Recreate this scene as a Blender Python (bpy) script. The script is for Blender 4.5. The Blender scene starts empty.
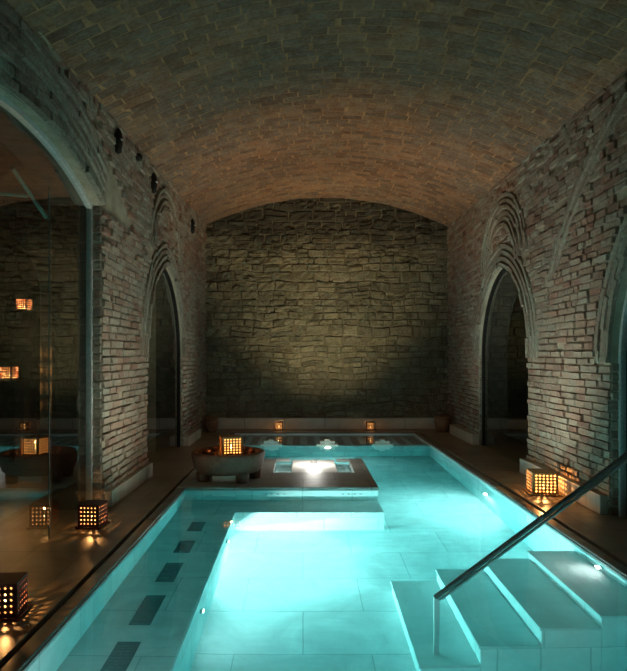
import bpy, bmesh, math, random
from mathutils import Vector, noise, Matrix
random.seed(7)
S = bpy.context.scene
PI = math.pi
COL = S.collection

# ------------------------------------------------------------------ camera
cam = bpy.data.cameras.new('camera')
cam.sensor_fit = 'HORIZONTAL'; cam.sensor_width = 36.0
cam.lens = 36.0 * 600.0 / 627.0
cam.shift_x = 10.5 / 627.0; cam.shift_y = 22.5 / 627.0
cam.clip_start = 0.05
camo = bpy.data.objects.new('camera', cam); COL.objects.link(camo)
camo.location = (0, 0, 1.6); camo.rotation_euler = (PI / 2, 0, 0)
S.camera = camo

# ------------------------------------------------------------------ world, exposure
w = bpy.data.worlds.new('world'); S.world = w; w.use_nodes = True
w.node_tree.nodes['Background'].inputs[0].default_value = (0.02, 0.025, 0.03, 1)
w.node_tree.nodes['Background'].inputs[1].default_value = 0.02
S.view_settings.view_transform = 'Standard'; S.view_settings.look = 'None'
S.view_settings.gamma = 1.0; S.view_settings.use_curve_mapping = False
S.view_settings.exposure = 0.0
cy = S.cycles
cy.use_denoising = True
cy.max_bounces = 10; cy.diffuse_bounces = 5; cy.glossy_bounces = 4
cy.transmission_bounces = 8; cy.transparent_max_bounces = 12
cy.sample_clamp_indirect = 4.0; cy.blur_glossy = 0.5

# ------------------------------------------------------------------ pool lamps and added fill lamps
def lamp(name, kind, loc, aim, power, color, size=0.1, spot=None, blend=0.6, spread=None):
    l = bpy.data.lights.new(name, kind); l.energy = power; l.color = color
    if kind == 'AREA':
        l.shape = 'DISK'; l.size = size
        if spread: l.spread = math.radians(spread)
    else:
        l.shadow_soft_size = size
    if kind == 'SPOT':
        l.spot_size = math.radians(spot); l.spot_blend = blend
    o = bpy.data.objects.new(name, l); COL.objects.link(o); o.location = loc
    if aim is not None:
        d = Vector(aim) - Vector(loc)
        o.rotation_euler = d.to_track_quat('-Z', 'Y').to_euler()
    return o
WHITE = (1.0, 1.0, 0.97)
# underwater lamps, each in front of one of the round fixtures built below
UW = [  # position of fixture, outward direction, power, lens size
    ((-0.79, 6.10, -0.74), (1, -0.05, -0.42), 190, .05),
    ((-0.79, 4.55, -0.72), (1, 0, -0.3), 3, .05),
    ((2.40, 7.75, -0.48), (-1, -0.1, -0.35), 70, .07),
    ((2.40, 4.80, -0.12), (-1, 0, -0.2), 1.5, .06),
    ((0.46, 11.30, -0.22), (0, -1, -0.15), 42, .08),
]
for p, d, e, sz in UW:
    dv = Vector(d).normalized()
    q = Vector(p) + dv * 0.05
    lamp('underwater_lamp', 'AREA', q, q + dv, e, WHITE, size=sz)
lamp('near_end_fill', 'AREA', (1.0, 2.2, -0.55), (1.0, 4.0, -0.6), 8, WHITE, 0.15)  # added lamp out of view, brightens the step fronts
lamp('step_side_fill', 'AREA', (2.1, 5.33, -0.62), (2.9, 6.4, -0.72), 16, WHITE, 0.08)  # added lamp hidden behind the steps, whitens the right pool wall
lamp('bench_fill', 'AREA', (-1.13, 2.2, -0.25), (-1.13, 4.0, -0.30), 14, WHITE, 0.1)  # added lamp out of view, brightens the bench
for x, y, tx, ty, e in ((-.60, 11.50, -.70, 12.9, 2.5), (.46, 11.50, .46, 12.9, 2.5), (1.50, 11.50, 1.6, 12.9, 2.5)):
    lamp('shelf_fill', 'AREA', (x, y, -0.11), (tx, ty, -0.13), e, WHITE, 0.04)  # added lamps hidden behind the spouts, brighten the shallow shelf
for x in (-.31, .61):
    lamp('notch_fill', 'AREA', (x, 8.47, -0.16), (x, 9.4, -0.2), 2.5, WHITE, 0.04)  # added lamps without fixtures, brighten the water in the notch
lamp('fountain_fill', 'POINT', (0.165, 9.15, 0.22), None, 18, (1.0, 0.98, 0.90), 0.10)  # added point without a fixture, whitens the fountain block
# added spots without fixtures, standing in for the pool's upward glow
lamp('glow_fill_back', 'SPOT', (0.45, 11.0, 0.02), (0.45, 13.6, 3.2), 620, (1.0, 0.84, 0.52), 0.3, 84, 1.0)
lamp('glow_fill_right', 'SPOT', (1.5, 6.9, 0.0), (3.2, 7.7, 1.9), 260, (1.0, 0.90, 0.74), 0.15, 92, 1.0)
lamp('glow_fill_right_far', 'SPOT', (1.5, 9.8, 0.0), (3.3, 10.6, 2.9), 150, (1.0, 0.93, 0.78), 0.15, 90, 1.0)
lamp('glow_fill_left', 'SPOT', (-0.6, 6.2, 0.02), (-2.2, 7.4, 1.9), 200, (1.0, 0.88, 0.70), 0.15, 92, 1.0)
lamp('glow_fill_left_far', 'SPOT', (-0.2, 10.6, 0.02), (-2.2, 10.6, 2.6), 90, (1.0, 0.94, 0.78), 0.15, 90, 1.0)
lamp('glow_fill_vault', 'SPOT', (0.4, 9.6, 0.05), (0.5, 10.8, 4.9), 470, (1.0, 0.66, 0.36), 0.2, 92, 1.0)
lamp('glow_fill_vault_front', 'SPOT', (0.45, 6.2, 0.05), (0.45, 6.6, 4.9), 50, (1.0, 0.45, 0.22), 0.2, 120, 1.0)

# ------------------------------------------------------------------ helpers
def tag(o, label=None, cat=None, group=None, kind=None):
    if label: o['label'] = label
    if cat: o['category'] = cat
    if group: o['group'] = group
    if kind: o['kind'] = kind
    return o
def empty(name, loc=(0, 0, 0), rz=0.0):
    o = bpy.data.objects.new(name, None); COL.objects.link(o)
    o.location = loc; o.rotation_euler = (0, 0, rz); o.empty_display_size = 0.1
    return o
class MB:
    def __init__(s): s.v = []; s.f = []; s.m = []
    def add(s, vs, fs, mi=0):
        n = len(s.v); s.v += [tuple(v) for v in vs]
        s.f += [tuple(i + n for i in f) for f in fs]; s.m += [mi] * len(fs)
    def box(s, x0, x1, y0, y1, z0, z1, mi=0):
        s.add([(x0,y0,z0),(x1,y0,z0),(x1,y1,z0),(x0,y1,z0),(x0,y0,z1),(x1,y0,z1),(x1,y1,z1),(x0,y1,z1)],
              [(0,3,2,1),(4,5,6,7),(0,1,5,4),(1,2,6,5),(2,3,7,6),(3,0,4,7)], mi)
    def tube(s, pts, r, n=12, mi=0, cap=True):
        pts = [Vector(p) for p in pts]; k = len(pts)
        rings = []; up = None
        for i, p in enumerate(pts):
            t = (pts[min(i+1,k-1)] - pts[max(i-1,0)]).normalized()
            if up is None:
                up = Vector((0,0,1)) if abs(t.z) < 0.9 else Vector((1,0,0))
            a = t.cross(up).normalized(); b = a.cross(t).normalized(); up = b
            rr = r[i] if isinstance(r, (list, tuple)) else r
            rings.append([p + (a*math.cos(2*PI*j/n) + b*math.sin(2*PI*j/n))*rr for j in range(n)])
        vs = [q for R in rings for q in R]
        fs = [(i*n+j, i*n+(j+1)%n, (i+1)*n+(j+1)%n, (i+1)*n+j) for i in range(k-1) for j in range(n)]
        if cap: fs += [tuple(range(n))[::-1], tuple((k-1)*n + j for j in range(n))]
        s.add(vs, fs, mi)
    def lathe(s, prof, n=32, c=(0,0,0), mi=0, wob=None):
        vs = []
        for (r, z) in prof:
            for j in range(n):
                a = 2*PI*j/n; q = r * (wob(a, z) if wob else 1)
                vs.append((c[0]+q*math.cos(a), c[1]+q*math.sin(a), c[2]+z))
        fs = [(i*n+j, i*n+(j+1)%n, (i+1)*n+(j+1)%n, (i+1)*n+j) for i in range(len(prof)-1) for j in range(n)]
        fs += [tuple(range(n))[::-1], tuple((len(prof)-1)*n+j for j in range(n))]
        s.add(vs, fs, mi)
    def build(s, name, mats, parent=None, smooth=False, bevel=0, fixn=True):
        me = bpy.data.meshes.new(name); me.from_pydata(s.v, [], s.f); me.update()
        if not isinstance(mats, (list, tuple)): mats = [mats]
        for m in mats: me.materials.append(m)
        if len(mats) > 1: me.polygons.foreach_set('material_index', s.m)
        if fixn:
            b = bmesh.new(); b.from_mesh(me)
            bmesh.ops.recalc_face_normals(b, faces=b.faces); b.to_mesh(me); b.free()
        if smooth: me.polygons.foreach_set('use_smooth', [True]*len(me.polygons))
        o = bpy.data.objects.new(name, me); COL.objects.link(o)
        if parent: o.parent = parent
        if bevel:
            md = o.modifiers.new('bevel', 'BEVEL'); md.width = bevel; md.segments = 2; md.limit_method = 'ANGLE'
        return o
def copy_tree(o, parent=None):
    c = o.copy(); COL.objects.link(c)
    if parent: c.parent = parent
    for ch in list(o.children): copy_tree(ch, c)
    return c

# ------------------------------------------------------------------ materials
class NT:
    def __init__(s, name):
        s.mat = bpy.data.materials.new(name); s.mat.use_nodes = True
        s.t = s.mat.node_tree; s.t.nodes.clear()
        s.out = s.n('ShaderNodeOutputMaterial')
    def n(s, ty, **kw):
        x = s.t.nodes.new(ty)
        for k, v in kw.items(): setattr(x, k, v)
        return x
    def l(s, a, b): s.t.links.new(a, b)
    def coords(s, scale=(1,1,1), rot=(0,0,0)):
        g = s.n('ShaderNodeNewGeometry'); m = s.n('ShaderNodeMapping')
        m.inputs['Scale'].default_value = scale; m.inputs['Rotation'].default_value = rot
        s.l(g.outputs['Position'], m.inputs['Vector']); return m.outputs['Vector']
    def noise(s, vec, scale, detail=4, rough=0.6, dist=0):
        x = s.n('ShaderNodeTexNoise'); x.inputs['Scale'].default_value = scale
        x.inputs['Detail'].default_value = detail; x.inputs['Roughness'].default_value = rough
        x.inputs['Distortion'].default_value = dist; s.l(vec, x.inputs['Vector']); return x.outputs['Fac']
    def ramp(s, fac, stops):
        r = s.n('ShaderNodeValToRGB'); e = r.color_ramp.elements
        while len(e) < len(stops): e.new(0.5)
        for i, (p, c) in enumerate(stops):
            e[i].position = p; e[i].color = (*c, 1) if len(c) == 3 else c
        s.l(fac, r.inputs['Fac']); return r.outputs['Color']
    def mix(s, fac, a, b, mode='MIX'):
        m = s.n('ShaderNodeMix', data_type='RGBA', blend_type=mode)
        for sock, v in ((m.inputs[0], fac), (m.inputs[6], a), (m.inputs[7], b)):
            if hasattr(v, 'links'): s.l(v, sock)
            else: sock.default_value = (*v, 1) if isinstance(v, tuple) and len(v) == 3 else v
        return m.outputs[2]
    def bsdf(s, color, rough=0.8, metal=0, bump=None, bstr=0.5, bdist=0.02, spec=0.5, **kw):
        p = s.n('ShaderNodeBsdfPrincipled')
        for sock, v in ((p.inputs['Base Color'], color), (p.inputs['Roughness'], rough)):
            if hasattr(v, 'links'): s.l(v, sock)
            else: sock.default_value = (*v, 1) if isinstance(v, tuple) else v
        p.inputs['Metallic'].default_value = metal
        p.inputs['Specular IOR Level'].default_value = spec
        for k, v in kw.items(): p.inputs[k.replace('_', ' ')].default_value = v
        if bump is not None:
            b = s.n('ShaderNodeBump'); b.inputs['Strength'].default_value = bstr
            b.inputs['Distance'].default_value = bdist
            s.l(bump, b.inputs['Height']); s.l(b.outputs['Normal'], p.inputs['Normal'])
        s.l(p.outputs[0], s.out.inputs[0]); return p

def brick_mat(name, stops, patch, patch_amt=0.55, bstr=0.7, soot=None):
    m = NT(name); v = m.coords()
    g = m.n('ShaderNodeNewGeometry')
    base = m.ramp(g.outputs['Random Per Island'], stops)
    big = m.noise(v, 0.9, 5, 0.62); fine = m.noise(v, 26, 5, 0.7); mid = m.noise(v, 6, 4, 0.65)
    pf = m.ramp(big, [(0.42, (0,0,0)), (0.66, (patch_amt,)*3)])
    c = m.mix(pf, base, patch)
    c = m.mix(m.ramp(mid, [(0.3, (0,0,0)), (0.75, (0.5,)*3)]), c, (0.30, 0.27, 0.22))
    c = m.mix(1.0, c, m.ramp(fine, [(0.25, (0.45,)*3), (0.7, (1.1,)*3)]), 'MULTIPLY')
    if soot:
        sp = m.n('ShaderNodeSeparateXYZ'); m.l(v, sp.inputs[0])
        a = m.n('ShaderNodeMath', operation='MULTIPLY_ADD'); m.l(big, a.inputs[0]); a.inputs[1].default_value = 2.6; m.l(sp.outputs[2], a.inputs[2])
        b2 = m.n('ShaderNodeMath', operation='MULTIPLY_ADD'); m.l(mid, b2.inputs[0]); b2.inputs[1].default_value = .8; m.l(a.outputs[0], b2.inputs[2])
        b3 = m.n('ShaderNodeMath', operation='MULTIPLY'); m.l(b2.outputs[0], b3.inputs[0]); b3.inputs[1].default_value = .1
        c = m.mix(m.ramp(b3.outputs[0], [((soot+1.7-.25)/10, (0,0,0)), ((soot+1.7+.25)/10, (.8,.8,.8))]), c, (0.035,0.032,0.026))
    mx = m.n('ShaderNodeMath', operation='ADD'); m.l(fine, mx.inputs[0]); m.l(mid, mx.inputs[1])
    m.bsdf(c, 0.9, bump=mx.outputs[0], bstr=bstr, bdist=0.035, spec=0.2)
    return m.mat
M = {}
M['brick'] = brick_mat('old_brick', [(0,(0.20,0.10,0.07)),(0.25,(0.34,0.18,0.125)),(0.5,(0.34,0.24,0.17)),(0.75,(0.40,0.33,0.25)),(1,(0.27,0.19,0.14))], (0.33,0.35,0.28))
M['ring'] = brick_mat('arch_brick', [(0,(0.20,0.14,0.10)),(0.5,(0.29,0.23,0.17)),(1,(0.33,0.30,0.23))], (0.27,0.31,0.25), 0.7)
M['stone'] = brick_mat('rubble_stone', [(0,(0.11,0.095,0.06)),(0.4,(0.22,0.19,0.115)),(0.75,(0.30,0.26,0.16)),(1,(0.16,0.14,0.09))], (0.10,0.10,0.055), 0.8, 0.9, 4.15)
M['tile'] = brick_mat('vault_tile', [(0,(0.10,0.04,0.018)),(0.35,(0.18,0.08,0.035)),(0.7,(0.28,0.14,0.065)),(1,(0.10,0.055,0.03))], (0.12,0.09,0.065), 0.8, 0.3)
def mortar(name, c0, c1, bd=0.03):
    m = NT(name); v = m.coords(); f = m.noise(v, 5, 8, 0.75)
    m.bsdf(m.ramp(f, [(0.3, c0), (0.7, c1)]), 0.95, bump=f, bstr=0.8, bdist=bd, spec=0.15); return m.mat
M['mortar'] = mortar('lime_mortar', (0.20,0.17,0.12), (0.42,0.37,0.28))
M['mortar_vault'] = mortar('vault_mortar', (0.12,0.065,0.035), (0.42,0.25,0.13), 0.01)
M['mortar_dark'] = mortar('dark_mortar', (0.07,0.06,0.04), (0.20,0.17,0.11))
M['plaster'] = mortar('arch_plaster', (0.24,0.22,0.16), (0.42,0.38,0.29), 0.015)

def slab_mat(name, c0, c1, joint, sx, sy, rough, vertical=False, jw=0.006, vein=0.5):
    m = NT(name); v = m.coords()
    if vertical:
        sp = m.n('ShaderNodeSeparateXYZ'); m.l(v, sp.inputs[0]); ad = m.n('ShaderNodeMath', operation='ADD')
        m.l(sp.outputs[0], ad.inputs[0]); m.l(sp.outputs[1], ad.inputs[1])
        cb = m.n('ShaderNodeCombineXYZ'); m.l(ad.outputs[0], cb.inputs[0]); m.l(sp.outputs[2], cb.inputs[1]); bv = cb.outputs[0]
    else: bv = v
    b = m.n('ShaderNodeTexBrick'); m.l(bv, b.inputs['Vector'])
    b.inputs['Scale'].default_value = 1.0; b.inputs['Brick Width'].default_value = sx; b.inputs['Row Height'].default_value = sy
    b.inputs['Mortar Size'].default_value = jw; b.inputs['Mortar Smooth'].default_value = 0.1
    b.inputs['Color1'].default_value = (1,1,1,1); b.inputs['Color2'].default_value = (0.80,0.82,0.82,1)
    b.inputs['Mortar'].default_value = (*joint, 1)
    n1 = m.noise(v, 1.6, 7, 0.62, 1.6); n2 = m.noise(m.coords((1, 5, 1), (0, 0, 0.5)), 1.1, 6, 0.6, 0.8)
    c = m.mix(m.ramp(n2, [(0.45, (0,0,0)), (0.62, (vein,)*3)]), m.ramp(n1, [(0.3, c0), (0.7, c1)]), c0)
    c = m.mix(1.0, c, b.outputs['Color'], 'MULTIPLY')
    inv = m.n('ShaderNodeMath', operation='SUBTRACT'); inv.inputs[0].default_value = 1; m.l(b.outputs['Fac'], inv.inputs[1])
    m.bsdf(c, rough, bump=inv.outputs[0], bstr=0.4, bdist=0.004)
    return m.mat
M['pool_marble'] = slab_mat('pool_marble', (0.40,0.44,0.44), (0.62,0.65,0.64), (0.58,0.64,0.64), 1.0, 0.62, 0.45, jw=.005)
M['step_marble'] = slab_mat('step_marble', (0.42,0.48,0.47), (0.56,0.61,0.60), (0.7,0.7,0.7), 40, 40, 0.45)
M['pool_marble_wall'] = slab_mat('pool_marble_wall', (0.60,0.63,0.62), (0.78,0.80,0.79), (0.6,0.66,0.66), 0.62, 0.7, 0.45, True)
M['deck'] = slab_mat('deck_stone', (0.22,0.17,0.12), (0.40,0.32,0.23), (0.5,0.48,0.45), 0.9, 0.62, 0.38)
M['platform'] = slab_mat('wet_platform_stone', (0.26,0.27,0.25), (0.42,0.43,0.40), (0.5,0.5,0.5), 0.85, 0.66, 0.55)
M['base'] = slab_mat('baseboard_marble', (0.42,0.38,0.32), (0.62,0.57,0.49), (0.3,0.3,0.3), 0.9, 2, 0.4, True)
M['coping'] = slab_mat('coping_marble', (0.22,0.23,0.22), (0.38,0.39,0.38), (0.3,0.3,0.3), 0.9, 3.0, 0.25, False)
def simple(name, c, rough=0.6, metal=0, bump=0, bscale=30, var=0.3, spec=0.5):
    m = NT(name); v = m.coords(); f = m.noise(v, bscale, 4)
    lo = tuple(x*(1-var) for x in c)
    m.bsdf(m.ramp(f, [(0.3, lo), (0.7, c)]), rough, metal, f if bump else None, bump, 0.01, spec); return m.mat
M['slot'] = simple('drain_slot_black', (0.01,0.01,0.01), 0.8)
M['grate'] = simple('submerged_grille', (0.085,0.17,0.18), 0.6, 0, 0.3, 60)
M['slat'] = simple('dark_slate_strip', (0.02,0.06,0.065), 0.6)
M['shelf'] = simple('grey_green_shelf_marble', (0.22,0.38,0.38), 0.5, 0, 0, 3)
M['steel'] = simple('brushed_steel', (0.75,0.76,0.76), 0.42, 1.0, 0, 40, 0.15)
M['darksteel'] = simple('dark_steel', (0.30,0.29,0.28), 0.5, 0.7)
M['framegrey'] = simple('grey_frame_metal', (0.68,0.70,0.68), 0.35, 0.3)
M['seal'] = simple('green_glass_edge', (0.10,0.16,0.14), 0.4)
M['teal'] = simple('teal_painted_metal', (0.12,0.42,0.38), 0.4)
M['iron'] = simple('black_iron', (0.012,0.011,0.010), 0.6, 0.4, 0.5, 20)
M['bowl'] = simple('brown_rough_stone', (0.20,0.095,0.06), 0.75, 0, 1.0, 12, 0.55)
M['terra'] = simple('terracotta', (0.24,0.13,0.07), 0.8, 0, 0.3, 10)
M['pebble'] = simple('reddish_stone', (0.16,0.05,0.03), 0.6, 0, 0.6, 20)
M['lantern_dark'] = simple('dark_red_pierced_metal', (0.10,0.022,0.014), 0.45, 0.3)
M['lantern_pale'] = simple('ochre_pierced_clay', (0.50,0.27,0.10), 0.6)
M['plinth'] = simple('pale_marble', (0.7,0.7,0.66), 0.4, 0, 0.1, 8, 0.15)
M['dark'] = simple('room_plaster_reveal_shade', (0.05,0.045,0.038), 0.9, 0, 0.5, 6)
def glass_mat(name, ior):
    m = NT(name); tr = m.n('ShaderNodeBsdfTransparent'); tr.inputs[0].default_value = (0.80,0.88,0.86,1)
    gl = m.n('ShaderNodeBsdfGlossy'); gl.inputs['Roughness'].default_value = 0.0
    gl.inputs[0].default_value = (0.95,1,0.98,1)
    lw = m.n('ShaderNodeLayerWeight'); lw.inputs[0].default_value = 0.5
    pw = m.n('ShaderNodeMath', operation='POWER'); m.l(lw.outputs['Facing'], pw.inputs[0]); pw.inputs[1].default_value = 5.0
    fr = m.n('ShaderNodeMath', operation='MULTIPLY_ADD'); m.l(pw.outputs[0], fr.inputs[0]); fr.inputs[1].default_value = 1-ior; fr.inputs[2].default_value = ior
    mx = m.n('ShaderNodeMixShader'); m.l(fr.outputs[0], mx.inputs[0]); m.l(tr.outputs[0], mx.inputs[1]); m.l(gl.outputs[0], mx.inputs[2])
    m.l(mx.outputs[0], m.out.inputs[0]); return m.mat
M['glass'] = glass_mat('clear_glass', 0.21); M['glass_dark'] = glass_mat('dark_doorway_glass', 0.05)
def water_mat():
    m = NT('pool_water'); g = m.n('ShaderNodeBsdfGlass'); g.inputs['Roughness'].default_value = 0.0
    g.inputs['IOR'].default_value = 1.33; g.inputs[0].default_value = (1,1,1,1)
    v = m.coords(); f = m.noise(v, 3.0, 2, 0.4, 0.3); b = m.n('ShaderNodeBump')
    b.inputs['Strength'].default_value = 0.10; b.inputs['Distance'].default_value = 0.02
    m.l(f, b.inputs['Height']); m.l(b.outputs[0], g.inputs['Normal'])
    m.l(g.outputs[0], m.out.inputs[0])
    a = m.n('ShaderNodeVolumeAbsorption'); a.inputs['Color'].default_value = (0.0, 0.86, 0.87, 1); a.inputs['Density'].default_value = 0.47
    m.l(a.outputs[0], m.out.inputs['Volume']); return m.mat
M['water'] = water_mat()
def emit(name, c, st, trans=0.0):
    m = NT(name); e = m.n('ShaderNodeEmission'); e.inputs[0].default_value = (*c, 1); e.inputs[1].default_value = st
    if trans:
        t = m.n('ShaderNodeBsdfTransparent'); x = m.n('ShaderNodeMixShader'); x.inputs[0].default_value = 1 - trans
        m.l(t.outputs[0], x.inputs[1]); m.l(e.outputs[0], x.inputs[2]); m.l(x.outputs[0], m.out.inputs[0])
    else: m.l(e.outputs[0], m.out.inputs[0])
    return m.mat
M['flame'] = emit('candle_flame', (1.0,0.62,0.22), 30)
M['liner'] = emit('glowing_candle_glass', (1.0,0.42,0.10), 3.4, 0.5)
M['lens'] = emit('lit_lamp_lens', (0.85,1,0.98), 6)
M['wax'] = simple('candle_wax', (0.8,0.6,0.4), 0.5)

# ------------------------------------------------------------------ hall dimensions
YB = 13.6; YF = -1.2
def XL(y): return -2.12 - 0.012*(y-6)
def XR(y): return 3.12 + 0.022*(y-6)
def ZL(y): return 4.22 + 0.050*(y-5.8)
def ZR(y): return 4.37 + 0.026*(y-5.9)
def zvault(y, s): return ZL(y)*(1-s) + ZR(y)*s + 0.64*4*s*(1-s)
PL, PR, PF, PB, ZF, WL = -1.47, 2.40, 2.1, 12.95, -1.15, -0.05

class Arch:   # opening in a side wall; u = distance along the hall
    def __init__(s, c, a, zs, rise, ring, flat=False):
        s.c, s.a, s.zs, s.rise, s.ring, s.flat = c, a, zs, rise, ring, flat
        s.R = (a*a+rise*rise)/(2*rise) if flat else (a*a+rise*rise)/(2*a)
    def hw(s, z, w=0.0):
        h = z - s.zs
        if s.flat:
            t = s.R + w; k = h + s.R - s.rise
            if h <= 0 and w == 0: return s.a
            if h <= 0: return s.a
            return math.sqrt(t*t-k*k) if abs(k) < t else 0
        if h <= 0: return s.a
        t = s.R + w
        if h >= t: return 0
        return max(0, math.sqrt(t*t-h*h) - (s.R-s.a))
    def curve(s, n=24, w=0.0):
        """points (u,z) of the arch from one springing to the other, offset by w, by equal angle"""
        out = []
        if s.flat:
            a0 = math.asin(s.a/s.R); cz = s.zs + s.rise - s.R
            for i in range(n+1):
                t = -a0 + 2*a0*i/n; out.append((s.c + (s.R+w)*math.sin(t), cz + (s.R+w)*math.cos(t)))
        else:
            t = s.R + w; d = s.R - s.a; top = math.acos(min(1, d/t))
            for i in range(n//2+1):
                g = top*i/(n//2); out.append((s.c - (t*math.cos(g)-d), s.zs + t*math.sin(g)))
            out += [(2*s.c-u, z) for u, z in reversed(out[:-1])]
        return out
LA = Arch(4.70, 1.62, 3.20, 0.33, 0.60, True)
LBA = Arch(9.52, 1.28, 1.60, 1.44, 0.38)
R1 = Arch(9.72, 1.28, 1.60, 1.46, 0.40)
R2 = Arch(4.50, 1.58, 1.55, 1.60, 0.34)

def subtract(iv, a, b):
    out = []
    for p, q in iv:
        if b <= p or a >= q: out.append((p, q)); continue
        if a > p: out.append((p, a))
        if b < q: out.append((b, q))
    return out
def frustum(mb, P, u0, u1, z0, z1, prot, ins, jit, mi=0):
    """a brick: back outline in the mortar plane, front outline inset; P(u,z,d) maps, negative d stands proud"""
    r = random.uniform
    o = [(u0,z0),(u1,z0),(u1,z1),(u0,z1)]
    i = [(u0+ins+r(-jit,jit),z0+ins*.7+r(-jit,jit)),(u1-ins+r(-jit,jit),z0+ins*.7+r(-jit,jit)),
         (u1-ins+r(-jit,jit),z1-ins*.7+r(-jit,jit)),(u0+ins+r(-jit,jit),z1-ins*.7+r(-jit,jit))]
    vs = [P(a,b,0.012) for a,b in o] + [P(a,b,-prot*r(.75,1.2)) for a,b in i]
    mb.add(vs, [(4,5,6,7),(0,1,5,4),(1,2,6,5),(2,3,7,6),(3,0,4,7),(0,3,2,1)], mi)
def ring_bricks(mb, P, pts_in, pts_out, length, mi, prot=0.035):
    """bricks between two matching curves"""
    acc = 0; i = 0; n = len(pts_in)-1
    while i < n:
        j = i; L = 0; target = length*random.uniform(.8, 1.2)
        while j < n and L < target:
            L += math.dist(pts_in[j], pts_in[j+1]); j += 1
        g = 0.06
        def mixp(A, k0, t): return A[k0]
        a, b, c, d = pts_in[i], pts_in[j], pts_out[j], pts_out[i]
        cx = sum(p[0] for p in (a,b,c,d))/4; cz = sum(p[1] for p in (a,b,c,d))/4
        # split long bricks into curved segments so the course follows the arc
        idx = list(range(i, j+1)); pr = prot*random.uniform(.3, 1.2); ins = 0.008
        vs = []; 
        for k in idx:
            pi, po = pts_in[k], pts_out[k]; dx, dz = po[0]-pi[0], po[1]-pi[1]; L2 = math.hypot(dx, dz) or 1
            e = 0.008/L2
            q0 = (pi[0]+dx*e, pi[1]+dz*e); q1 = (po[0]-dx*e, po[1]-dz*e)
            ee = 0.02/L2
            f0 = (pi[0]+dx*ee, pi[1]+dz*ee); f1 = (po[0]-dx*ee, po[1]-dz*ee)
            vs += [P(*q0, 0.012), P(*f0, -pr), P(*f1, -pr), P(*q1, 0.012)]
        fs = []
        m = len(idx)
        for k in range(m-1):
            b0, b1 = k*4, k*4+4
            fs += [(b0,b0+1,b1+1,b1),(b0+1,b0+2,b1+2,b1+1),(b0+2,b0+3,b1+3,b1+2),(b0+3,b0,b1,b1+3)]
        fs += [(0,3,2,1), ((m-1)*4,(m-1)*4+1,(m-1)*4+2,(m-1)*4+3)]
        # shrink slightly along the arc so that a joint shows
        mb.add(vs, fs, mi)
        i = j
def densify(c, n):
    L = [0]
    for a, b in zip(c, c[1:]): L.append(L[-1]+math.dist(a, b))
    out = []
    for k in range(n+1):
        t = L[-1]*k/n; i = 0
        while i < len(L)-2 and L[i+1] < t: i += 1
        f = (t-L[i])/((L[i+1]-L[i]) or 1); out.append((c[i][0]+(c[i+1][0]-c[i][0])*f, c[i][1]+(c[i+1][1]-c[i][1])*f))
    return out

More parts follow.
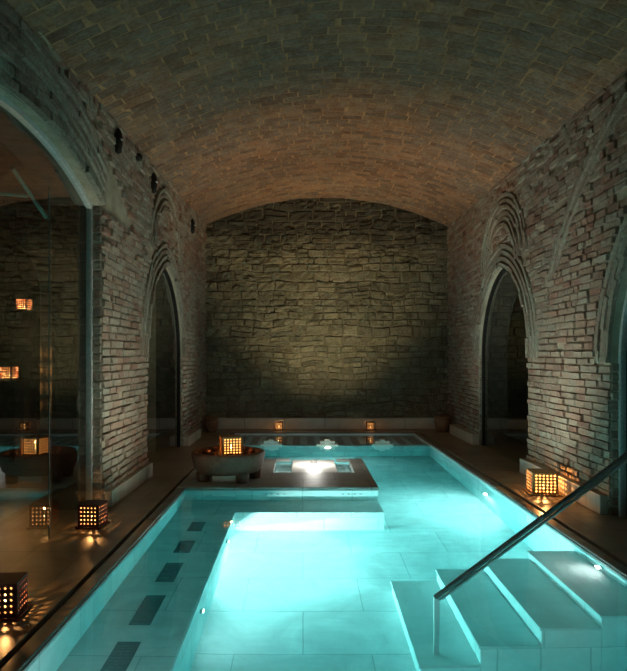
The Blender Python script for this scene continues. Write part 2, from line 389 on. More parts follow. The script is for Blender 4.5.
def side_wall(name, side, arches, extra, depth=None):
    sg = -1 if side == 'L' else 1
    X = XL if side == 'L' else XR; Zt = ZL if side == 'L' else ZR
    def P(u, z, d): 
        dd = d
        return (X(u) + sg*dd, u, z)
    mb = MB()
    ztop = 4.95; depths = {LA: .16, LBA: .07, R1: .085, R2: .14}
    # mortar plane in thin rows, cut to the openings
    zs = [i*0.06 for i in range(int(ztop/0.06)+2)]
    for z0, z1 in zip(zs, zs[1:]):
        seg0 = [YF]; seg1 = [YF]
        for A in sorted(arches, key=lambda q: q.c):
            h0, h1 = A.hw(z0), A.hw(z1)
            if z0 >= A.zs + A.rise: continue
            if z1 >= A.zs + A.rise: h1 = 0
            seg0 += [A.c-h0, A.c+h0]; seg1 += [A.c-h1, A.c+h1]
        seg0.append(YB+.3); seg1.append(YB+.3)
        for k in range(0, len(seg0), 2):
            mb.add([P(seg0[k],z0,0.012),P(seg0[k+1],z0,0.012),P(seg1[k+1],z1,0.012),P(seg1[k],z1,0.012)], [(0,1,2,3)], 1)
    # reveals of the openings
    for A in arches:
        depth = depths[A]
        c = [(A.c-A.a, 0)] + [(A.c-A.a, A.zs*t) for t in (.25,.5,.75)] + densify(A.curve(40), 40) + [(A.c+A.a, A.zs*t) for t in (.75,.5,.25,0)]
        for p, q in zip(c, c[1:]):
            mb.add([P(*p,-0.005),P(*q,-0.005),P(*q,depth),P(*p,depth)], [(0,1,2,3)], 2 if A is not LA else 1)
            mb.add([P(*p,depth),P(*q,depth),P(*q,.52),P(*p,.52)], [(0,1,2,3)], 4)  # dark colour puts the shade beyond the glass into the deep reveal
        # bricks lining the far jamb
        z = 0.0
        while z < A.zs:
            d0 = 0.0
            for d0 in (0.0,):
                u = A.c + A.a; pr = random.uniform(.004, .02)
                mb.add([(X(u)+sg*d0, u, z+.008),(X(u)+sg*(d0+depth-.02), u, z+.008),(X(u)+sg*(d0+depth-.02), u, z+.088),(X(u)+sg*d0, u, z+.088),
                        (X(u)+sg*(d0+.01), u-pr, z+.015),(X(u)+sg*(d0+depth-.025), u-pr, z+.015),(X(u)+sg*(d0+depth-.025), u-pr, z+.08),(X(u)+sg*(d0+.01), u-pr, z+.08)],
                       [(4,5,6,7),(0,1,5,4),(1,2,6,5),(2,3,7,6),(3,0,4,7)], 0 if A in (LA, R2) else 3)
            z += 0.097
        # arch rings
        nr = max(1, round((A.ring)/0.105)); t = A.ring/nr
        for k in range(nr):
            N = 96
            ring_bricks(mb, P, densify(A.curve(60, k*t), N), densify(A.curve(60, (k+1)*t), N), 0.30 if k else 0.22, 3, 0.05 if k == 0 else 0.03)
    for (cu, cz, r0, r1, g0, g1) in extra:
        nr = max(1, round((r1-r0)/0.095)); t = (r1-r0)/nr
        for k in range(nr):
            def arc(r): return [(cu + r*math.cos(g0+(g1-g0)*i/80), cz + r*math.sin(g0+(g1-g0)*i/80)) for i in range(81)]
            ring_bricks(mb, P, arc(r0+k*t), arc(r0+(k+1)*t), 0.32, 3, 0.04)
    # coursed bricks
    z = 0.0; row = 0
    while z < ztop:
        hgt = random.uniform(0.074, 0.090); zm = z + hgt/2
        iv = [(YF, YB+.25)]
        for A in arches:
            lo = max(A.hw(z + hgt*.2, A.ring), A.hw(z+hgt*.8, A.ring)) if zm > A.zs else A.a
            if zm <= A.zs: iv = subtract(iv, A.c-A.a, A.c+A.a)
            elif lo > 0: iv = subtract(iv, A.c-lo, A.c+lo)
        for (cu, cz, r0, r1, g0, g1) in extra:
            dz = zm - cz
            if abs(dz) < r1:
                uo = math.sqrt(r1*r1-dz*dz); ui = math.sqrt(max(0, r0*r0-dz*dz))
                if g0 <= math.atan2(dz, uo) <= g1 or dz > 0:
                    if math.atan2(dz, uo) >= g0: iv = subtract(iv, cu+ui, cu+uo)
                    if g1 > PI*0.6 and dz > 0: iv = subtract(iv, cu-uo, cu-ui)
        for p, q in iv:
            u = p + (random.uniform(-.15, 0) if p == YF else 0)
            while u < q - 0.02:
                L = random.uniform(0.20, 0.31) * (0.55 if random.random() < .25 else 1)
                e = min(u+L, q)
                if q - e < 0.07: e = q
                wob = 0.012*noise.noise(Vector((u*.8, z*1.3, 3)))
                zz = z + 0.01*math.sin(u*.9+row*.3)
                if not (random.random() < 0.02):
                    frustum(mb, P, max(u,p)+.005, e-.005, zz+.005, zz+hgt-.005, 0.014+random.uniform(-.012,.018)+wob, 0.008, 0.007, 0)
                u = e
        z += hgt; row += 1
    o = mb.build(name, [M['brick'], M['mortar'], M['plaster'], M['ring'], M['dark']])
    tag(o, kind='structure'); return o

side_wall('wall_left', 'L', [LA, LBA], [(9.55, 3.05, 0.86, 1.22, math.radians(8), math.radians(172))])
side_wall('wall_right', 'R', [R1, R2], [(9.65, 3.02, 0.66, 1.22, math.radians(5), math.radians(175)),
                                      (4.5, 0.6, 3.60, 3.82, math.radians(32), math.radians(90))])

# ------------------------------------------------------------------ back wall of rubble
def back_wall():
    mb = MB(); r = random.uniform
    x0, x1 = XL(YB)-.02, XR(YB)+.02
    mb.add([(x0,YB,0),(x1,YB,0),(x1,YB,5.6),(x0,YB,5.6)], [(0,1,2,3)], 1)
    z = 0.0
    while z < 5.5:
        h = r(.11, .24); u = x0 + r(-.1, 0)
        while u < x1:
            L = h*r(1.0, 2.4)+.04
            sub = [(z, z+h)] if (h < .17 or random.random() < .65) else [(z, z+h*.5), (z+h*.5, z+h)]
            for a, b in sub:
                nx, nz = 6, 4; ph = r(0, 99); pr = r(.008, .05); tl = r(-.02, .02)
                vs = []
                for j in range(nz+1):
                    for i in range(nx+1):
                        s = (0,.07,.3,.5,.7,.93,1)[i]; t = (0,.12,.5,.88,1)[j]
                        q = (u+.004+(L-.008)*s, a+.003+(b-a-.006)*t)
                        ex = abs(2*s-1); ez = abs(2*t-1)
                        rim = 1 if (i in (0,nx) or j in (0,nz)) else 0
                        wx = .035*noise.noise(Vector((q[0]*2.6, q[1]*2.6, 1))); wz = .06*noise.noise(Vector((q[0]*1.7, q[1]*2, 9)))
                        if (i in (0,nx)) and (j in (0,nz)): q = (q[0]+(.5-s)*.05*r(.2,1), q[1]+(.5-t)*.04*r(.2,1))
                        d = -0.004 if rim else pr + tl*(s-.5) + .045*noise.noise(Vector((q[0]*9+ph, q[1]*9, 0)))
                        vs.append((q[0]+wx, YB-d, q[1]+wz))
                fs = [(j*(nx+1)+i, j*(nx+1)+i+1, (j+1)*(nx+1)+i+1, (j+1)*(nx+1)+i) for j in range(nz) for i in range(nx)]
                mb.add(vs, fs, 0)
            u += L
        z += h
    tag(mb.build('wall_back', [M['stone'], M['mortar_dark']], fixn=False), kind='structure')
back_wall()
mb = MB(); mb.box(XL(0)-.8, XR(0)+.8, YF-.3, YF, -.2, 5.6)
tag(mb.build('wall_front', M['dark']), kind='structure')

# ------------------------------------------------------------------ vault
def vault():
    mb = MB(); n = 24
    ys = [YF-.3 + i*.4 for i in range(int((YB+.3-YF+.3)/.4)+2)]
    def P(y, s, d=0):
        x = XL(y)*(1-s) + XR(y)*s; return (x, y, zvault(y, s)-d)
    vs = [P(y, -0.1+1.2*i/n, .0) for y in ys for i in range(n+1)]
    mb.add(vs, [(a*(n+1)+i, a*(n+1)+i+1, (a+1)*(n+1)+i+1, (a+1)*(n+1)+i) for a in range(len(ys)-1) for i in range(n)], 1)
    y = YF; row = 0
    while y < YB+.1:
        d = random.uniform(.145, .165); s = -.03 - (row % 2)*.028 + random.uniform(-.01, .01)
        while s < 1.03:
            L = .30/5.35*random.uniform(.9, 1.1); j = lambda: random.uniform(-.0008, .0008); dd = random.uniform(.001, .0045)
            s0, s1 = s+.0009, s+L-.0009; y0, y1 = y+.004, y+d-.004
            vs = [P(y0,s0,-.004),P(y0,s1,-.004),P(y1,s1,-.004),P(y1,s0,-.004),
                  P(y0+.006,s0+.0012,dd+j()),P(y0+.006,s1-.0012,dd+j()),P(y1-.006,s1-.0012,dd+j()),P(y1-.006,s0+.0012,dd+j())]
            mb.add(vs, [(4,5,6,7),(0,1,5,4),(1,2,6,5),(2,3,7,6),(3,0,4,7)], 0)
            s += L
        y += d; row += 1
    tag(mb.build('ceiling', [M['tile'], M['mortar_vault']], fixn=False), kind='structure')
vault()

# ------------------------------------------------------------------ deck, coping, pool basin
mb = MB()
mb.box(-8, PL-.13, YF, 16, -.25, 0); mb.box(PR+.13, 8, YF, 16, -.25, 0)
mb.box(PL-.13, PR+.13, PB+.13, 16, -.25, 0); mb.box(PL-.13, PR+.13, YF, PF-.13, -.25, 0)
tag(mb.build('floor', M['deck']), kind='structure')
mb = MB()
c0, c1 = .10, .25
mb.box(PL-.10, PL, PF, PB, -.25, -.012); mb.box(PR, PR+.10, PF, PB, -.25, -.012)
mb.box(PL-.10, PR+.10, PB, PB+.10, -.25, -.012); mb.box(PL-.10, PR+.10, PF-.10, PF, -.25, -.012)
tag(mb.build('trim_1', M['coping'], bevel=.006), kind='structure')
mb = MB()
for x0, x1, y0, y1 in ((PL-.13, PL-.10, PF-.13, PB+.13), (PR+.10, PR+.13, PF-.13, PB+.13), (PL-.13, PR+.13, PB+.10, PB+.13), (PL-.13, PR+.13, PF-.13, PF-.10)):
    mb.box(x0, x1, y0, y1, -.2, -.07)
tag(mb.build('trim_2', M['slot']), kind='structure')
mb = MB()
mb.box(PL-.2, PR+.2, PF-.2, PB+.2, ZF-.2, ZF, 0)
for x0, x1, y0, y1 in ((PL-.2, PL-.001, PF-.2, PB+.2), (PR+.001, PR+.2, PF-.2, PB+.2), (PL, PR, PB+.001, PB+.2), (PL, PR, PF-.2, PF-.001)):
    mb.box(x0, x1, y0, y1, ZF, -.25, 1)
# marble lining up to the coping edge
t = .012
mb.box(PL-.001, PL+t, PF, PB, ZF, -.03, 1); mb.box(PR-t, PR+.001, PF, PB, ZF, -.03, 1)
mb.box(PL, PR, PB-t, PB+.001, ZF, -.03, 1); mb.box(PL, PR, PF, PF+t, ZF, -.03, 1)
tag(mb.build('pool_basin', [M['pool_marble'], M['pool_marble_wall']]), kind='structure')

# submerged bench round the left side with its grilles
bench = empty('pool_bench', (-1.1, 5, -.5))
tag(bench, 'pale marble underwater bench along the left pool side, turning right before the grey platform', 'bench')
def child(o, par):
    o.parent = par; o.matrix_parent_inverse = Matrix.Translation(par.location).inverted(); return o
BX, BY = -.79, 6.9
mb = MB(); mb.box(PL, BX, PF, 7.44, ZF, -.5, 0); mb.box(BX, .93, BY, 7.44, ZF, -.5, 0)
o = mb.build('bench_body', M['pool_marble'], bevel=.004); child(o, bench)
mb = MB(); mb.box(BX, BX+.012, PF, BY-.012, ZF, -.504, 0); mb.box(BX, .93, BY-.012, BY, ZF, -.504, 0)
child(mb.build('bench_face', M['pool_marble_wall']), bench)
for y0, y1 in ((2.35,2.72),(2.95,3.30),(3.53,3.89),(4.12,4.60),(4.86,5.28),(5.53,5.87),(6.18,6.50)):
    mb = MB(); xc = -1.125
    mb.box(xc-.075, xc+.075, y0, y1, -.5, -.494)
    for k in range(9): mb.box(xc-.07, xc+.07, y0+.02+(y1-y0-.04)*k/9, y0+.02+(y1-y0-.04)*(k+.45)/9, -.494, -.489)
    g = mb.build('grille', M['grate']); child(g, bench); g['label'] = 'dark teal grille set in the bench top'

# grey platform with a notch for the fountain block
plat = empty('stone_platform', (-.2, 8.4, 0))
tag(plat, 'dark wet grey stone platform jutting into the pool from the left deck', 'platform')
X0, X1, Y0, Y1, HX0, HX1, HY = PL-.10, .94, 7.44, 9.58, -.42, .72, 8.42
mb = MB()
mb.box(X0, X1, Y0, HY, -.045, -.004); mb.box(X0, HX0, HY, Y1, -.045, -.004); mb.box(HX1, X1, HY, Y1, -.045, -.004)
mb.box(HX0, -.20, Y1-.10, Y1, -.045, -.004); mb.box(.53, HX1, Y1-.10, Y1, -.045, -.004)
child(mb.build('platform_top', M['platform'], bevel=.006), plat)
mb = MB(); e = .01
mb.box(PL, X1-e, Y0+e, HY-e, ZF, -.045); mb.box(PL, HX0-e, HY, Y1-e, ZF, -.045); mb.box(HX1+e, X1-e, HY, Y1-e, ZF, -.045)
mb.box(HX0, HX1, HY, Y1-.02, ZF, -.28)
child(mb.build('platform_body', M['pool_marble_wall']), plat)
for xc in (-.33, .62):
    for k in range(4):
        mb = MB(); xx = xc-.13+.075*k
        mb.tube([(xx, Y0+.012, -.20), (xx, Y0-.012, -.20)], .017, 10)
        child(mb.build('jet_nozzle', M['darksteel']), plat)
fb = empty('fountain_block', (.165, 8.95, -.28)); tag(fb, 'glowing white marble fountain block in the notch of the grey platform', 'fountain')
mb = MB(); mb.box(-.17, .50, 8.44, 9.62, -.279, -.03); child(mb.build('block', M['plinth'], bevel=.01), fb)
mb = MB(); mb.tube([(.165, 9.3, -.02), (.165, 9.3, .02)], .05, 20); child(mb.build('spout', M['steel']), fb)

# back shelf
LY = 11.3
sh = empty('pool_shelf', (.4, 12.1, -.15)); tag(sh, 'shallow marble shelf with dark slate strips across the far end of the pool', 'shelf')
mb = MB(); mb.box(PL+.012, PR-.012, LY+.14, PB-.012, ZF, -.17, 0); mb.box(PL+.012, PR-.012, LY, LY+.14, ZF, -.075, 1)
child(mb.build('shelf_body', [M['shelf'], M['pool_marble_wall']]), sh)
x = PL+.12; k = 0
while x < PR-.2:
    mb = MB(); wd = .15 if k % 3 else .20
    mb.box(x, x+wd, LY+.2, PB-.25, -.17, -.164)
    child(mb.build('slate_strip', M['slat']), sh); x += wd+random.uniform(.10, .16); k += 1
for i, xc in enumerate((-.60, .46, 1.50)):
    mb = MB(); mb.box(xc-.20, xc+.20, LY-.01, LY+.18, -.074, -.02); mb.box(xc-.14, xc+.14, LY+.01, LY+.17, -.02, .03); mb.box(xc-.05, xc+.05, LY+.03, LY+.15, .03, .06)
    o = mb.build('stepped_spout', M['plinth'], bevel=.004)
    tag(o, ['small stepped white marble block at the shelf edge, behind the bowl', 'small stepped white marble block at the shelf edge, behind the fountain block', 'small stepped white marble block at the shelf edge, right of the fountain block'][i], 'spout', 'stepped marble blocks on the shelf edge')

# steps
st = empty('pool_steps', (1.6, 4.6, ZF)); tag(st, 'submerged white marble steps descending from the right edge of the pool', 'steps')
for x0, z in ((.78,-.9),(1.175,-.65),(1.58,-.4),(1.98,-.2)):
    x1 = {.78:1.175, 1.175:1.58, 1.58:1.98, 1.98:PR-.012}[x0]
    mb = MB(); mb.box(x0+.001, x1-.001, 3.98, 5.27, ZF, z-.035, 1); mb.box(x0-.012, x1-.001 if x1 > 2.1 else x1+.0, 3.97, 5.28, z-.035, z, 0)
    child(mb.build('step', [M['step_marble'], M['pool_marble_wall']], bevel=.004), st)

# water
mb = MB(); mb.box(PL-.001, PR+.001, PF-.001, PB+.001, ZF-.03, WL)
wt = mb.build('pool_water', M['water']); tag(wt, 'clear still turquoise water filling the sunken pool', 'water', kind='stuff')

# underwater lamp fixtures
for i, (p, d, e, sz) in enumerate(UW):
    ro = empty('underwater_light', p); q = Vector(d); q.z = 0
    lab = ['round underwater light in the bench side, just before its corner', 'round underwater light in the bench side, nearest the camera',
           'round underwater light in the right pool wall, beyond the steps', 'round underwater light in the right pool wall, above the top step',
           'round underwater light under the far shelf, behind the fountain block'][i]
    tag(ro, lab, 'light', 'underwater lights')
    off = .012 if i != 4 else 0.0
    mb = MB(); mb.tube([Vector((0,0,0)), q*(.02+off)], sz*.62, 24); mb.build('light_rim', M['steel'], ro)
    mb = MB(); mb.tube([q*(.021+off), q*(.027+off)], sz*.5, 24); mb.build('lens', M['lens'], ro)

# ------------------------------------------------------------------ baseboards
def base(name, x0, x1, y0, y1, h):
    mb = MB(); mb.box(x0, x1, y0, y1, 0, h); tag(mb.build(name, M['base'], bevel=.008), kind='structure')
base('baseboard_back', XL(YB), XR(YB), YB-.14, YB-.02, .25)
base('baseboard_left', XL(6.3)-.02, -2.04, 6.42, 8.15, .18)
base('baseboard_left_far', XL(10.9)-.06, -2.06, 10.85, 12.1, .18)
base('baseboard_right', 3.03, XR(7)+.03, 6.12, 8.40, .20)
base('baseboard_right_far', 3.10, XR(12)+.03, 11.0, 12.7, .20)

# ------------------------------------------------------------------ windows in the arches
def window(name, side, A, rec, mullions=(), frame_mat='framegrey', gl='glass'):
    sg = -1 if side == 'L' else 1; X = XL if side == 'L' else XR
    root = empty(name, (0,0,0)); tag(root, kind='structure')
    out = [(A.c-A.a, 0)] + densify(A.curve(40), 48) + [(A.c+A.a, 0)]
    cx = A.c
    mb = MB(); e = .004
    n = len(out)
    vs = [(X(u)+sg*(rec-e), u, z) for u, z in out] + [(X(u)+sg*(rec+e), u, z) for u, z in out]
    mb.add(vs, [tuple(range(n))])
    mb.build('pane', M[gl], root)
    mb = MB()
    def strip(pts, wid, th):
        for (a, b) in zip(pts, pts[1:]):
            q = []
            for (u, z) in (a, b):
                du, dz = cx-u, (1.4-z) if z > A.zs else 0
                L = math.hypot(du, dz) or 1
                q.append(((u, z), (u+du/L*wid, z+dz/L*wid)))
            v = [(X(p[0])+sg*d, p[0], p[1]) for pr in q for p in pr for d in (rec-th, rec+th)]
            mb.add(v, [(0,2,6,4),(1,3,7,5),(2,3,7,6),(0,1,5,4),(0,1,3,2),(4,5,7,6)])
    strip(out, .045, .03)
    mb.build('window_frame', M[frame_mat], root)
    for u in mullions:
        mb = MB(); mb.box(min(X(u)+sg*(rec-.006), X(u)+sg*(rec+.006)), max(X(u)+sg*(rec-.006), X(u)+sg*(rec+.006)), u-.006, u+.006, 0.0, 3.1)
        mb.build('glass_joint', M['seal'], root)
    return root
window('window_1', 'L', LA, .12, (5.27,))
window('window_2', 'L', LBA, .06, (), 'iron', 'glass_dark')
window('window_3', 'R', R1, .075, (), 'iron', 'glass_dark')
window('window_4', 'R', R2, .10)

# door closer behind the large left pane
dc = empty('door_closer', (-2.30, 4.5, 3.1)); tag(dc, 'teal-tinted steel support arm behind the top of the large left pane', 'bracket')
def ptL(px, py, X=-2.32): 
    Y = X*600/(px-303); return (X, Y, 1.6-(py-358)*Y/600)
mb = MB(); mb.tube([ptL(12,168), ptL(46,217)], .018, 8); child(mb.build('arm', M['teal']), dc)
mb = MB(); mb.tube([ptL(-20,192), ptL(27,196)], .014, 8); child(mb.build('rod', M['teal']), dc)

# ------------------------------------------------------------------ rooms beyond the arches
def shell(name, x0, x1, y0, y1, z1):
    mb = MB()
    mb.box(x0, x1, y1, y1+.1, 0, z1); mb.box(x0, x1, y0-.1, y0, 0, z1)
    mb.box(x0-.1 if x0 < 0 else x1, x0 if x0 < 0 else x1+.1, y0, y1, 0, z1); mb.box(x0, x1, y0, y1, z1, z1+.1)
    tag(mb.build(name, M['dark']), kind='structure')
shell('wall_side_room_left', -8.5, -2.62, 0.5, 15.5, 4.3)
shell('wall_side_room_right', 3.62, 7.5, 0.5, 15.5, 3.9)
# cross wall with an arch in the left side room
def cross():
    mb = MB(); Yc = 10.2; ac, aa, az = -5.77, 1.3, 3.95
    def P(x, z, d): return (x, Yc+d, z)
    rows = [i*.1 for i in range(43)]
    for z0 in rows:
        def h(z): return aa if z < az-aa else math.sqrt(max(0, aa*aa-(z-az+aa)**2))
        a0, a1 = h(z0), h(z0+.1)
        mb.add([P(-8.5,z0,0),P(ac-a0,z0,0),P(ac-a1,z0+.1,0),P(-8.5,z0+.1,0)], [(0,1,2,3)], 1)
        mb.add([P(ac+a0,z0,0),P(-2.50,z0,0),P(-2.50,z0+.1,0),P(ac+a1,z0+.1,0)], [(0,1,2,3)], 1)
        mb.add([P(ac+a0,z0,0),P(ac+a1,z0+.1,0),P(ac+a1,z0+.1,.5),P(ac+a0,z0,.5)], [(0,1,2,3)], 1)
        mb.add([P(ac-a0,z0,0),P(ac-a1,z0+.1,0),P(ac-a1,z0+.1,.5),P(ac-a0,z0,.5)], [(0,1,2,3)], 1)
        u = ac+max(a0,a1)+.02
        while u < -2.7:
            e = min(u+random.uniform(.2,.32), -2.68); frustum(mb, P, u, e-.012, z0+.008, z0+.092, .02, .008, .004, 0); u = e
    tag(mb.build('wall_side_room_arch', [M['brick'], M['mortar']]), kind='structure')
cross()

# ------------------------------------------------------------------ lanterns
def make_lantern(name, w, h, nx, nz, mat, power=1.2, f=.7):
    root = empty(name)
    mb = MB(); fr = w*.06; t = h*.05
    for k in range(4):
        ca, sa = [(0,-1),(1,0),(0,1),(-1,0)][k]
        def Q(u, z, d=0):   # u along face, d outwards
            hx = w/2+d
            return (ca*hx - sa*u, sa*hx + ca*u, z)
        cw = (w-2*fr)/nx; ch = (h-2*t-.02)/nz
        for i in range(nx):
            for j in range(nz):
                u0 = -w/2+fr+i*cw; z0 = .02+t+j*ch
                c = [(u0,z0),(u0+cw,z0),(u0+cw,z0+ch),(u0,z0+ch)]; m = (u0+cw/2, z0+ch/2)
                inn = [(m[0],m[1]-ch/2*f),(m[0]+cw/2*f,m[1]),(m[0],m[1]+ch/2*f),(m[0]-cw/2*f,m[1])]
                vs = [Q(*p) for p in c+inn]
                fs = []
                for q in range(4):
                    fs += [(q,(q+1)%4,4+q), (4+q,(q+1)%4,4+(q+1)%4)]
                mb.add(vs, fs)
        for (a0,a1,b0,b1) in ((-w/2,w/2,.02,.02+t),(-w/2,w/2,h-t,h),(-w/2,-w/2+fr,.02+t,h-t),(w/2-fr,w/2,.02+t,h-t)):
            mb.add([Q(a0,b0),Q(a1,b0),Q(a1,b1),Q(a0,b1)], [(0,1,2,3)])
    sd = mb.build('pierced_shade', mat, root, fixn=False)
    md = sd.modifiers.new('thick', 'SOLIDIFY'); md.thickness = w*.022; md.offset = 1
    mb = MB(); g0 = w/2; mb.box(-g0, g0, -g0, g0, h-.006, h)
    mb.build('top_plate', mat, root)
    mb = MB(); g = w*.62; mb.box(-g, g, -g, g, .008, .02)
    for a in (-1,1):
        for b in (-1,1): mb.box(a*g*.85-.012, a*g*.85+.012, b*g*.85-.012, b*g*.85+.012, 0, .008)
    mb.build('tray', mat, root)
    mb = MB(); q = w*.40
    for k in range(4):
        ca, sa = [(0,-1),(1,0),(0,1),(-1,0)][k]
        mb.add([(ca*q-sa*-q, sa*q+ca*-q, .025),(ca*q-sa*q, sa*q+ca*q, .025),(ca*q-sa*q, sa*q+ca*q, h*.9),(ca*q-sa*-q, sa*q+ca*-q, h*.9)], [(0,1,2,3)])
    mb.build('candle_glass', M['liner'], root, fixn=False)
    mb = MB(); mb.lathe([(.028,.021),(.03,.025),(.03,h*.28),(.006,h*.29)], 16); cn = mb.build('candle', M['wax'], root, True)
    mb = MB(); mb.lathe([(.001,h*.30),(.010,h*.34),(.012,h*.40),(.006,h*.50),(.001,h*.56)], 10); mb.build('flame', M['flame'], cn, True)
    l = bpy.data.lights.new('candle_light', 'POINT'); l.energy = power; l.color = (1.0,.46,.14); l.shadow_soft_size = .014
    lo = bpy.data.objects.new('candle_light', l); COL.objects.link(lo); lo.parent = root; lo.location = (0,0,h*.72)
    return root
def dim(o, p):
    for c in o.children:
        if c.type == 'LIGHT': c.data = c.data.copy(); c.data.energy = p
def place(proto, loc, rz, label, group, sc=1.0, first=False):
    o = proto if first else copy_tree(proto)
    o.location = loc; o.rotation_euler = (0,0,rz); o.scale = (sc,)*3
    return tag(o, label, 'lantern', group)
ld = make_lantern('candle_lantern', .195, .225, 5, 5, M['lantern_dark'], 34.0, .5)
place(ld, (-2.00, 5.71, 0), -.10, 'dark red pierced candle lantern on the left deck, by the far end of the pane', 'dark pierced lanterns', 1, True)
place(ld, (-1.86, 3.75, 0), .12, 'dark red pierced candle lantern cut off by the left edge of the photo', 'dark pierced lanterns')
dim(place(ld, (-.53, YB-.28, 0), 0, 'small glowing lantern against the back wall, left one of the pair', 'lanterns at the back wall', .8), 10)
dim(place(ld, (1.49, YB-.28, 0), 0, 'small glowing lantern against the back wall, right one of the pair', 'lanterns at the back wall', .8), 10)
lp = make_lantern('candle_lantern', .28, .265, 6, 6, M['lantern_pale'], 60.0, .74)
place(lp, (2.83, 7.10, 0), -.12, 'large ochre pierced candle lantern glowing on the right deck', 'ochre pierced lanterns', 1, True)

# lanterns in the left side room
def bracket_lantern(px, py, Y, sc, lab, small=False):
    X = (px-303)*Y/600; Z = 1.6-(py-358)*Y/600
    o = copy_tree(ld); o.location = (X, Y, Z-.1*sc); o.scale = (sc,)*3; dim(o, 240)
    tag(o, lab, 'lantern', 'lanterns in the side room')
    mb = MB(); mb.box(X-.16*sc, X+.16*sc, Y-.15*sc, Y+.15*sc, 0, Z-.1*sc)
    p = mb.build('lantern_pedestal', M['dark']); tag(p, 'dark masonry pedestal under ' + lab.replace('glowing ', ''), 'pedestal')
bracket_lantern(24, 306, 11.6, 1.1, 'glowing lantern seen highest through the large left pane')
bracket_lantern(9, 374, 9.4, 1.0, 'glowing lantern seen at mid height through the large left pane')

# ------------------------------------------------------------------ stone bowl on the platform
bx, by = -1.0, 8.02
bowl = empty('stone_bowl', (bx, by, 0)); tag(bowl, 'wide brown rough stone bowl on short feet at the corner of the grey platform', 'bowl')
def wob(a, z): return 1 + .035*noise.noise(Vector((math.cos(a)*2, math.sin(a)*2, z*6))) + .02*abs(math.cos(4*a))
mb = MB(); mb.lathe([(.001,.085),(.30,.085),(.40,.10),(.45,.16),(.475,.25),(.48,.335),(.465,.36),(.42,.365),(.40,.345),(.39,.31),(.38,.305),(.001,.305)], 48, wob=wob)
mb.build('basin', M['bowl'], bowl, True)
for a in (0.1, 1.5, 2.6, 3.7, 5.35):
    mb = MB(); x, y = .36*math.cos(a), .36*math.sin(a)
    mb.lathe([(.075,0),(.08,.02),(.085,.07),(.09,.12)], 10, (x, y, -.004)); mb.build('foot', M['bowl'], bowl, True)
mb = MB(); mb.box(-.17,.15,-.30,.0,-.004,.084); mb.build('plinth', M['plinth'], bowl, bevel=.01)
o = place(lp, (bx+.04, by, .3055), .25, 'ochre pierced candle lantern glowing inside the brown stone bowl', 'ochre pierced lanterns', .95); dim(o, 16)
for i, (a, r, s) in enumerate(((.2,.31,.05),(1.0,.30,.045),(2.3,.31,.05),(3.1,.30,.06),(4.1,.31,.05),(4.9,.30,.045),(5.6,.31,.055))):
    bm = bmesh.new(); bmesh.ops.create_icosphere(bm, subdivisions=2, radius=s)
    for v in bm.verts: v.co *= 1+.25*noise.noise(v.co*14+Vector((i,0,0))); v.co.z *= .7
    me = bpy.data.meshes.new('pebble'); bm.to_mesh(me); bm.free(); me.materials.append(M['pebble'])
    for p in me.polygons: p.use_smooth = True
    o = bpy.data.objects.new('pebble', me); COL.objects.link(o)
    o.location = (bx+r*math.cos(a), by+r*math.sin(a), .312+s*.68)
    tag(o, 'reddish brown stone in the bowl, ' + ['right of the lantern','behind the lantern towards the right','behind the lantern towards the left','left of the lantern, the largest','in front of the lantern towards the left','directly in front of the lantern','in front of the lantern towards the right'][i], 'stone', 'stones in the bowl')

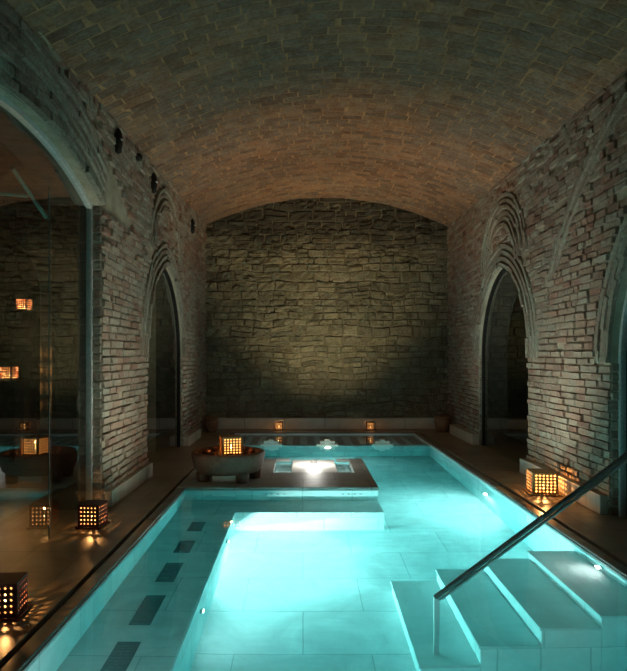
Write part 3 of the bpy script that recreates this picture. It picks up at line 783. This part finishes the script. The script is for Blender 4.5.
# ------------------------------------------------------------------ terracotta pots in the back corners
def pot(x, y, s, lab):
    r = empty('clay_pot', (x, y, 0)); tag(r, lab, 'pot')
    mb = MB(); mb.lathe([(.10*s,0),(.135*s,.10*s),(.15*s,.20*s),(.14*s,.26*s),(.11*s,.26*s),(.11*s,.22*s),(.001,.21*s)], 24); mb.build('pot_body', M['terra'], r, True)
    mb = MB(); mb.lathe([(.138*s,.262*s),(.155*s,.27*s),(.16*s,.31*s),(.13*s,.31*s),(.125*s,.262*s)], 24); mb.build('rim', M['terra'], r, True)
pot(-1.98, 13.0, 1.0, 'squat terracotta pot in the left back corner of the hall')
pot(3.02, 13.0, 1.15, 'squat terracotta pot in the right back corner of the hall')

# ------------------------------------------------------------------ iron fixtures high on the left wall
for i, (px, py, h) in enumerate(((112,141,.30),(150,183,.30),(192,226,.30),(134,157,.10))):
    Y = 600*2.16/(303-px); X = XL(Y); Z = 1.6-(py-358)*Y/600
    lab = ['black iron bracket high on the left wall, nearest the large arch', 'black iron bracket high on the left wall, above the narrow left arch',
           'black iron bracket high on the left wall, in the corner by the back wall', 'tiny black iron hook between the two nearest wall brackets'][i]
    r = empty('wall_bracket', (X, Y, Z)); tag(r, lab, 'bracket', 'iron brackets on the left wall')
    mb = MB(); mb.lathe([(.001,-h/2),(.035,-h*.42),(.05,-h*.1),(.045,h*.25),(.02,h*.45),(.001,h/2)], 12, (.04,0,0)); mb.build('housing', M['iron'], r, True)
    if i < 3:
        mb = MB(); mb.tube([(-.02,0,.03),(.05,0,.03),(.10,-.03,.0)], .012, 8); mb.build('hook', M['steel'], r, True)

# ------------------------------------------------------------------ handrail
hr = empty('handrail', (.92, 4.1, -.9)); tag(hr, 'slanting steel handrail above the pool steps at the right', 'handrail')
ax, ay = .915, 4.12
mb = MB()
p0, p1 = Vector((ax-.01, ay, -.045)), Vector((2.80, ay, 1.365))
pts = [p0.lerp(p1, t/10) for t in range(11)]
mb.tube(pts, .018, 14); child(mb.build('rail', M['darksteel'], smooth=True), hr)
mb = MB(); off = Vector((.018, -.010, -.022)); mb.tube([p+off for p in pts], .011, 10); child(mb.build('rail_lit_edge', M['steel'], smooth=True), hr)  # bright strip added, puts the pool-lit edge of the rail into the colour
mb = MB(); mb.box(ax-.018, ax+.018, ay-.018, ay+.018, -.9, -.05); child(mb.build('post', M['steel'], bevel=.003), hr)
mb = MB(); mb.box(2.74, 2.776, ay-.018, ay+.018, 0, 1.33); child(mb.build('post', M['steel'], bevel=.003), hr)
